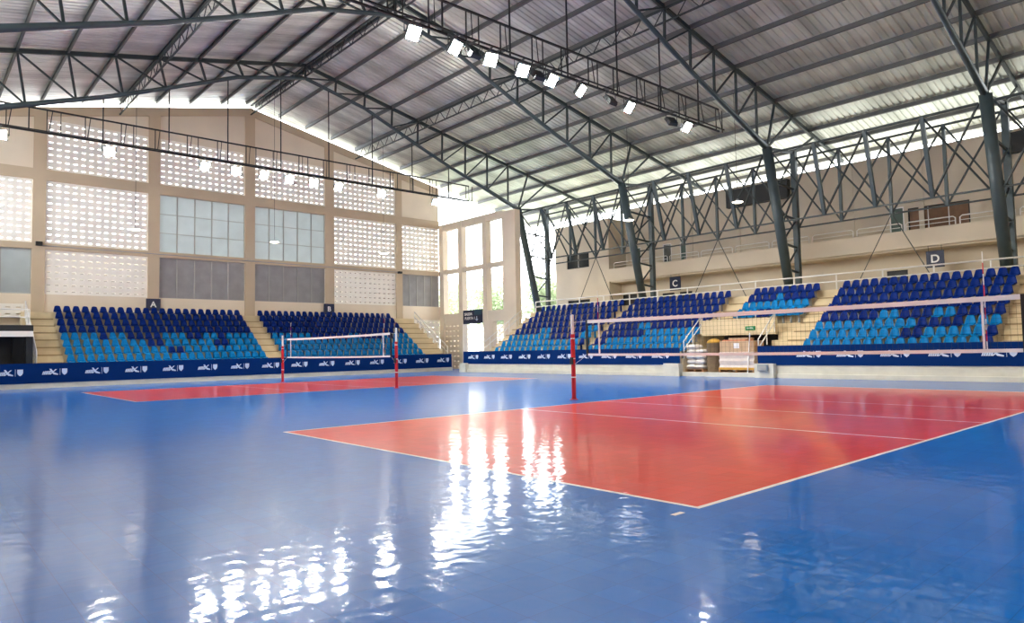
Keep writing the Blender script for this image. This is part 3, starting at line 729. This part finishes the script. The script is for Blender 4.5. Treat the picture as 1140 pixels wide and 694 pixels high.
# ------------------------------------------------------------------ nets and poles
def pole(x, y, h, label):
    t = thing('net_pole', label, 'net pole', (x, y, 0), group='net poles')
    MB().lathe([(.12, 0), (.12, .015), (.07, .02), (.07, .05)], 0, 0).build('base_flange', 'redp', t)
    MB().lathe([(.062, .05), (.062, 1.86)], 0, 0, 14).build('red_pad', 'redp', t, smooth=False)
    MB().lathe([(.045, 1.86), (.045, h-.02), (.03, h)], 0, 0, 14).build('white_post', 'white', t)
    for z in (.62, 1.15, 1.72): MB().lathe([(.066, z), (.066, z+.03)], 0, 0, 14).build('strap', 'white', t)
    MB().box(-.09, -.045, -.05, .05, 1.0, 1.2).build('winch', 'black', t)
def net(cx, cy, label, far, near):
    t = thing('volleyball_net', label, 'net', (cx, cy+4.5, 0), group='volleyball nets')
    zb, zt = 1.24, 2.24; H = 4.95; HN = 5.1
    sag = lambda y: -.02*(1-(y/H)**2)
    ys_ = [-HN+(H+HN)*i/12 for i in range(13)]
    def strip(z0, z1, th, nm, m):
        q = MB()
        for ya, yb in zip(ys_, ys_[1:]):
            vs = [(sx, y, z+sag(y)) for y in (ya, yb) for sx, z in ((-th, z0), (th, z0), (th, z1), (-th, z1))]
            q.add(vs, [(0,1,5,4), (1,2,6,5), (2,3,7,6), (3,0,4,7)]+([(3,2,1,0)] if ya == ys_[0] else [])+([(4,5,6,7)] if yb == ys_[-1] else []))
        q.build(nm, m, t)
    strip(zt-.09, zt, .012, 'top_tape', 'white'); strip(zb, zb+.065, .01, 'bottom_tape', 'white')
    q = MB(); r = .0016
    n = int((H+HN)/.1)
    for i in range(n+1):
        y = -HN+(H+HN)*i/n; q.box(-r, r, y-r, y+r, zb+.03+sag(y), zt-.05+sag(y))
    for j in range(1, 10):
        z = zb+(zt-zb)*j/10
        for ya, yb in zip(ys_, ys_[1:]): q.bar((0, ya, z+sag(ya)), (0, yb, z+sag(yb)), 2*r)
    q.build('mesh', 'net', t)
    for s, nm in ((-1, 'near'), (1, 'far')):
        MB().box(-.013, .013, s*4.5-.017, s*4.5+.017, zb+.065, zt-.09).build('side_tape', 'white', t)
        E_ = H if s > 0 else HN
        MB().box(-.02, .02, s*E_-.03, s*E_+.03, zb, zt).build('edge_cover', 'black', t)
        a = MB()
        for k in range(9): a.tube([(.02, s*4.5+s*.04, zb+.2*k), (.02, s*4.5+s*.04, zb+.2*k+.2)], .009, 6, m=k % 2)
        a.build('antenna', ['white', 'redp'], t)
        MB().tube([(0, s*E_, zt-.03), (0, s*5.45, zt-.05)], .006, 5).build('top_rope', 'white', t); MB().tube([(0, s*E_, zb+.03), (0, s*5.45, 1.0)], .005, 5).build('bottom_rope', 'white', t)
    pole(cx, cy+4.5+5.5, 2.42, far); pole(cx, cy+4.5-5.5, 2.42, near)
net(9.0, 0, 'white taped volleyball net across the near court', 'red and white net pole in the centre of the view', 'red and white net pole beside the near net, right end')
net(9.55, 21.25, 'white taped volleyball net across the far court', 'red and white net pole, left end of the far net', 'red and white net pole, right end of the far net')

# ------------------------------------------------------------------ railings
def railing(label, pts, hts, posts, group=None, r=.028):
    """handrails parallel to the base line pts at heights hts, with posts at the given fractions of each leg"""
    o = Vector(pts[0]); t = thing('railing', label, 'railing', o, group=group); P = [Vector(p)-o for p in pts]
    for h in hts: MB().tube([p+Vector((0, 0, h)) for p in P], r, 8).build('handrail', 'rail', t, smooth=True)
    for a, b in zip(P, P[1:]):
        n = max(1, int(round((b-a).length/posts)))
        for k in range(n+1):
            q = a.lerp(b, k/n); MB().tube([q, q+Vector((0, 0, max(hts)))], r*.9, 6).build('post', 'rail', t)
sl = RS/TD
railing('long white railing behind the top seats of the right stand', [(28.75, 32.2, WZ), (28.75, 2.4, WZ)], (.78, .42), 2.1, None, .038)
railing('white railing continuing beside the right edge of the view', [(28.75, 2.3, WZ), (28.75, -12, WZ)], (.78, .42), 2.1, None, .038)
railing('white railing on the parapet above the pallets', [(25.1, VB-.05, 2.72), (25.1, VA+.05, 2.72)], (.32,), 1.0)
railing('white sloping rail left of the pallets', [(FX+.2, VB-.03, Z0), (25.0, VB-.03, Z0+3*RS)], (.85, .45), 1.0)
railing('white sloping rail right of the pallets', [(FX+.2, VA+.03, Z0), (25.0, VA+.03, Z0+3*RS)], (.85, .45), 1.0)
railing('white stair rail at the far end of the right stand', [(FX+.3, 32.2, Z0), (FX+.3+TD*7, 32.2, Z0+7*RS)], (.9, .5), 1.1)
railing('white stair rail at the left end of the end stand', [(-.3, FY+.3, Z0), (-.3, FY+.3+TD*7, Z0+7*RS)], (.95, .6, .3), .35, None, .035)
railing('white stair rail at the right end of the end stand', [(24.9, FY+.3, Z0), (24.9, FY+.3+TD*7, Z0+7*RS)], (.9, .5), 1.1)
railing('white rail on the platform over the far left opening', [(-9.3, 37.8, 3.12), (-.6, 37.8, 3.12)], (.78, .4), 1.3)
bp_ = None
for k in range(17):
    y1 = 28.9-2.45*k; y0 = y1-2.25
    t = thing('balcony_rail', 'white hoop rail on the balcony parapet, %s' % ('%s from the far end' % ORD[k+1] if k < 13 else 'beyond the right edge'), 'balcony rail', (BX+.09, y1, 7.22), group='balcony rails')
    MB().tube([(0, 0, 0), (0, 0, .34), (0, -.1, .42), (0, y0-y1+.1, .42), (0, y0-y1, .34), (0, y0-y1, 0)], .03, 8).build('hoop', 'rail', t, smooth=True)
    MB().tube([(0, -.02, .2), (0, y0-y1+.02, .2)], .018, 6).build('mid_rail', 'rail', t)

# ------------------------------------------------------------------ signs and wall fittings
def board(name, label, cat, cx, cz, wd, ht, place, m, texts, th=.05, extra=None):
    q = MB(); vs = [place(u, v, t) for t in (0, th) for u, v in ((-wd/2,-ht/2),(wd/2,-ht/2),(wd/2,ht/2),(-wd/2,ht/2))]
    q.add(vs, [(3,2,1,0),(4,5,6,7),(0,1,5,4),(1,2,6,5),(2,3,7,6),(3,0,4,7)]); o = q.build(name, m); tag(o, label, cat)
    for body, sz, du, dv in texts: text_mb(body, sz, lambda u, v, t: place(u+du, v+dv, th+.002+t), .01, sz*.02).build('lettering', 'white', o)
    if extra: extra(o)
    return o
endp = lambda x, z, y=YE-.09: (lambda u, v, t: (x+u, y-t, z+v))
rgtp = lambda y, z, x: (lambda u, v, t: (x-t, y-u, z+v))
def hang(o):
    bb = [Vector(v.co) for v in o.data.vertices]; x = sum(v.x for v in bb)/8; y0, y1 = min(v.y for v in bb), max(v.y for v in bb); z1 = max(v.z for v in bb)
    for y in (y0+.1, y1-.1): MB().tube([(x, y, z1-.02), (x, y, 6.32)], .012, 6).build('hanger', 'steel_d', o)
board('section_sign', 'navy square sign with white letter A above the end stand', 'sign', 0, 0, .82, .74, endp(6.31, 4.66), 'navy', [('A', .5, 0, 0)])
board('section_sign', 'navy square sign with white letter B above the end stand', 'sign', 0, 0, .82, .80, endp(18.1, 4.66), 'navy', [('B', .5, 0, 0)])
board('section_sign', 'navy square sign with white letter C below the gallery', 'sign', 0, 0, .85, .92, rgtp(23.62, 5.67, BX+.1), 'navy', [('C', .6, 0, 0)], .06, hang)
def gloss(o): pass
board('section_sign', 'navy square sign with white letter D below the gallery', 'sign', 0, 0, .8, .84, rgtp(8.02, 5.6, BX+.1), 'navy', [('D', .56, 0, 0)], .06, hang)
def ex(o):
    pl = rgtp(38.65, 4.07, SX)
    q = MB(); q.prism([(.25, .12), (1.12, .12), (1.12, .52), (.25, .52)], lambda u, v, t: pl(u, v, .071+t), 0, .004); q.build('teal_panel', 'teal', o)
    q = MB(); q.prism([(.55, -.35), (.75, -.2), (.6, -.2), (.6, .02), (.5, .02), (.5, -.2), (.35, -.2)], lambda u, v, t: pl(u, v, .073+t), 0, .004); q.build('arrow', 'logo', o)
board('exit_sign', 'navy signboard with two white text lines over the corner exit', 'sign', 0, 0, 2.35, 1.08, rgtp(38.65, 4.07, SX), 'navy', [('SALIDA', .3, -.5, .22), ('PUERTA 1', .3, -.3, -.12)], .07, ex)
board('emergency_sign', 'small green exit sign on the parapet above the pallets', 'sign', 0, 0, .5, .2, rgtp(13.45, 2.25, 25.0), 'green', [('SALIDA', .1, 0, 0)], .04)
board('wall_speaker', 'small black wall box on the second pilaster of the end wall', 'wall box', 0, 0, .32, .22, endp(.37, 7.95), 'black', [], .18)
board('wall_camera', 'small dark camera on the pilaster beside the right end wall corner', 'camera', 0, 0, .3, .16, endp(24.15, 7.72), 'black', [], .25)
t = MB().tube([(.4, YE-.11, 7.86), (24.1, YE-.11, 7.75)], .02, 6).build('conduit', 'elec'); tag(t, 'thin conduit along the lower beam of the end wall', 'conduit')
def blk(name, label, y0, y1, z0, z1, x1, dp):
    t = thing(name, label, 'wall panel', (x1, (y0+y1)/2, z0)); h = (y1-y0)/2
    MB().box(-dp, 0, -h, h, 0, z1-z0).build('housing', 'black', t)
    q = MB(); q.box(-dp-.03, -dp, -h, h, 0, .06); q.box(-dp-.03, -dp, -h, h, z1-z0-.06, z1-z0); q.box(-dp-.03, -dp, -h, -h+.06, .06, z1-z0-.06); q.box(-dp-.03, -dp, h-.06, h, .06, z1-z0-.06); q.build('bezel', 'black', t)
blk('display_panel', 'wide black panel high on the gallery wall behind a column', 16.3, 20.5, 10.45, 11.6, BU-.06, .35)
blk('display_panel', 'black panel high on the gallery wall at the right edge', 3.2, 5.2, 10.6, 11.6, BU-.06, .35)

# ------------------------------------------------------------------ goods in the recess
PZ = .2
def pallet(label, cx, cy, wd, dp):
    t = thing('pallet', label, 'pallet', (cx, cy, PZ), group='wooden pallets')
    for k in range(3): MB().box(-dp/2, dp/2, -wd/2+k*(wd-.09)/2, -wd/2+k*(wd-.09)/2+.09, .015, .105).build('bearer', 'pallet', t)
    for k in range(6): x = -dp/2+k*(dp-.09)/5; MB().box(x, x+.09, -wd/2, wd/2, .105, .125).build('deck_board', 'pallet', t)
    for k in range(3): x = -dp/2+k*(dp-.09)/2; MB().box(x, x+.09, -wd/2, wd/2, 0, .015).build('bottom_board', 'pallet', t)
def pillow(wx, wy, h, n=10):
    m = MB(); vs = []; fs = []
    for j in range(n+1):
        for i in range(n+1):
            a, b = -1+2*i/n, -1+2*j/n; k = (1-abs(a)**5)**.4*(1-abs(b)**5)**.4 if abs(a) < 1 and abs(b) < 1 else 0
            vs.append((a*wx/2, b*wy/2, h/2+h/2*k)); 
    N = len(vs); vs += [(x, y, h-z) for x, y, z in vs]
    for j in range(n):
        for i in range(n):
            q = j*(n+1)+i; fs += [(q, q+1, q+n+2, q+n+1), (N+q+n+1, N+q+n+2, N+q+1, N+q)]
    return m.add(vs, fs)
pallet('small wooden pallet under the white sacks', 23.95, 15.61, 1.0, 1.0)
SK = [(0, 'bottom'), (1, 'second'), (2, 'third'), (3, 'fourth'), (4, 'top')]
for lv, ln in SK:
    for j, jn in ((0, 'left'), (1, 'right')):
        if lv == 4 and j == 1: continue
        o = pillow(.8, .5, .24).build('sack', 'sack', None, (23.9+random.uniform(-.04, .04), 15.61+(.25 if j == 0 else -.25), PZ+.126+.241*lv), smooth=True)
        tag(o, 'white sack, %s sack of the %s layer beside the woven baskets' % (jn, ln) if lv < 4 else 'single white sack on top of the sack pile', 'sack', 'white sacks')
def basket(label, z, r0, r1, h):
    t = thing('woven_basket', label, 'basket', (23.75, 14.665, z)); 
    prof = []
    for k in range(15): f = k/14; prof.append((r0+(r1-r0)*f+(.008 if k % 2 else 0), .01+h*f))
    MB().lathe([(r0*.9, 0)]+prof, 0, 0, 28).build('basket_body', 'wick', t)
    MB().lathe([(r1+.015, h-.06), (r1+.025, h-.03), (r1+.015, h+.01), (r1-.03, h+.01)], 0, 0, 28).build('rim', 'wick', t)
    return t
basket('lower dark brown woven basket between sacks and wrapped boxes', PZ, .34, .37, .8); basket('upper brown woven basket stacked on the lower one', PZ+.812, .33, .35, .55)
o = MB().lathe([(.33, 0), (.34, .05), (.25, .14), (.1, .2), (.02, .21)], 0, 0, 20).build('ochre_bundle', 'ochre', None, (23.75, 14.665, PZ+1.373), smooth=True); tag(o, 'ochre cloth bundle on top of the upper woven basket', 'bundle')
pallet('long wooden pallet under the wrapped boxes', 23.95, 13.35, 1.82, 1.1)
t = thing('wrapped_bale', 'pale stretch wrapped block on the long pallet', 'bale', (23.95, 13.35, PZ+.125))
b_ = MB(); n = 12
for k in range(9):
    f = k/8; off = .015*math.sin(k*2.1); 
    for x, y in ((-.5-off, -.88), (.5+off, -.88), (.5+off, .88), (-.5-off, .88)): b_.v.append((x, y+off, .82*f))
for k in range(8):
    for q in range(4): q2 = (q+1) % 4; b_.f.append((k*4+q, k*4+q2, k*4+4+q2, k*4+4+q)); b_.mi.append(0)
b_.f += [(0, 1, 2, 3), (32, 33, 34, 35)]; b_.mi += [0, 0]
b_.build('wrapping', 'wrap', t)
MB().box(-.53, .53, -.91, .91, 0, .1).build('bottom_skirt', 'ochre', t)
for k, kn in enumerate(('left', 'middle', 'right')):
    y = 13.35+.58-.58*k; z = PZ+.125+.825
    t = thing('carton', 'tan taped carton, %s of the three on the wrapped block' % kn, 'box', (23.95, y, z), group='tan cartons')
    q = MB().box(-.45, .45, -.285, .285, 0, .5); bm_ = q.build('carton_body', 'card', t)
    MB().box(-.455, .455, -.03, .03, .5, .504).build('tape', 'orange', t)
    if k == 1: MB().box(-.456, -.45, -.14, .14, .16, .4).build('label_sheet', 'white', t)
zt = PZ+.125+.825+.506
o = MB().box(-.35, .35, -.75, .45, 0, .05).build('cardboard_sheet', 'orange', None, (23.9, 13.65, zt)); tag(o, 'flat orange brown board lying on the cartons', 'board')
o = MB().box(-.3, .3, -.45, .5, 0, .09).build('cardboard_sheet', 'card', None, (23.9, 13.3, zt+.052)); tag(o, 'folded tan cardboard lying on the orange brown board', 'cardboard')
t = MB().tube([(23.35, 12.75, .2), (23.4, 12.6, 2.0)], .025, 8).build('white_pole', 'white'); tag(t, 'thin white pole leaning before the wrapped boxes', 'pole')
t = thing('socket_box', 'grey electrical box on the cream block right of the pallets', 'electrical box', (FX-.3, 11.75, .3)); MB().box(-.14, 0, -.22, .22, 0, .28).build('box_body', 'elec', t); MB().box(-.15, -.14, -.18, .18, .04, .24).build('box_lid', 'alu', t)

# ------------------------------------------------------------------ trees outside
def tree(x, y, h, r, lm, label):
    t = thing('tree', label, 'tree', (x, y, -.02), group='trees outside')
    MB().tube([(0, 0, 0), (.1, .05, h*.3), (-.05, .1, h*.62)], [.22, .17, .08], 8).build('trunk', 'bark', t)
    m = MB(); cl = [(random.uniform(-.6, .6)*r, random.uniform(-.6, .6)*r, h*random.uniform(.35, .9), r*random.uniform(.35, .6)) for _ in range(14)]
    for k in range(2600):
        cx, cy, cz, cr = cl[k % 14]; d = Vector((random.gauss(0, 1), random.gauss(0, 1), random.gauss(0, 1))).normalized()*cr*random.uniform(.6, 1)
        p = Vector((cx, cy, cz))+d; s = random.uniform(.12, .24); a = Vector((random.gauss(0, 1), random.gauss(0, 1), random.gauss(0, 1))).normalized(); b = a.cross(d.normalized()+Vector((.01, .02, .03))).normalized()
        m.add([p-a*s, p+b*s*.5, p+a*s, p-b*s*.5], [(0, 1, 2, 3)])
    m.build('foliage', lm, t, fixn=False)
TR = [(39, 42, 8.5, 2.6), (45.5, 48, 9.5, 2.8), (37.5, 47, 8, 2.6), (46, 41, 9, 3.0), (43, 55, 10, 3.2), (35, 52, 8.5, 2.8), (53, 54, 10.5, 3.2), (33, 58, 9, 3), (52, 44, 9.5, 3), (39, 67, 9.5, 3), (49, 68, 11, 3.4)]
TL = ['through the gap right of the big pillar', 'behind the nearest tree outside the pillar', 'through the corner exit grid', 'left of the cream far block', 'farther off behind the pillar gap', 'through the left opening of the corner grid', 'far beyond the pillar gap', 'through the leftmost corner opening', 'beside the cream far block, farther off', 'behind the corner grid, farther off', 'farthest off beyond the corner']
for i, ((x, y, h, r), l) in enumerate(zip(TR, TL)): tree(x, y, h, r, 'leaf' if i % 2 else 'leaf2', 'leafy green tree seen '+l)
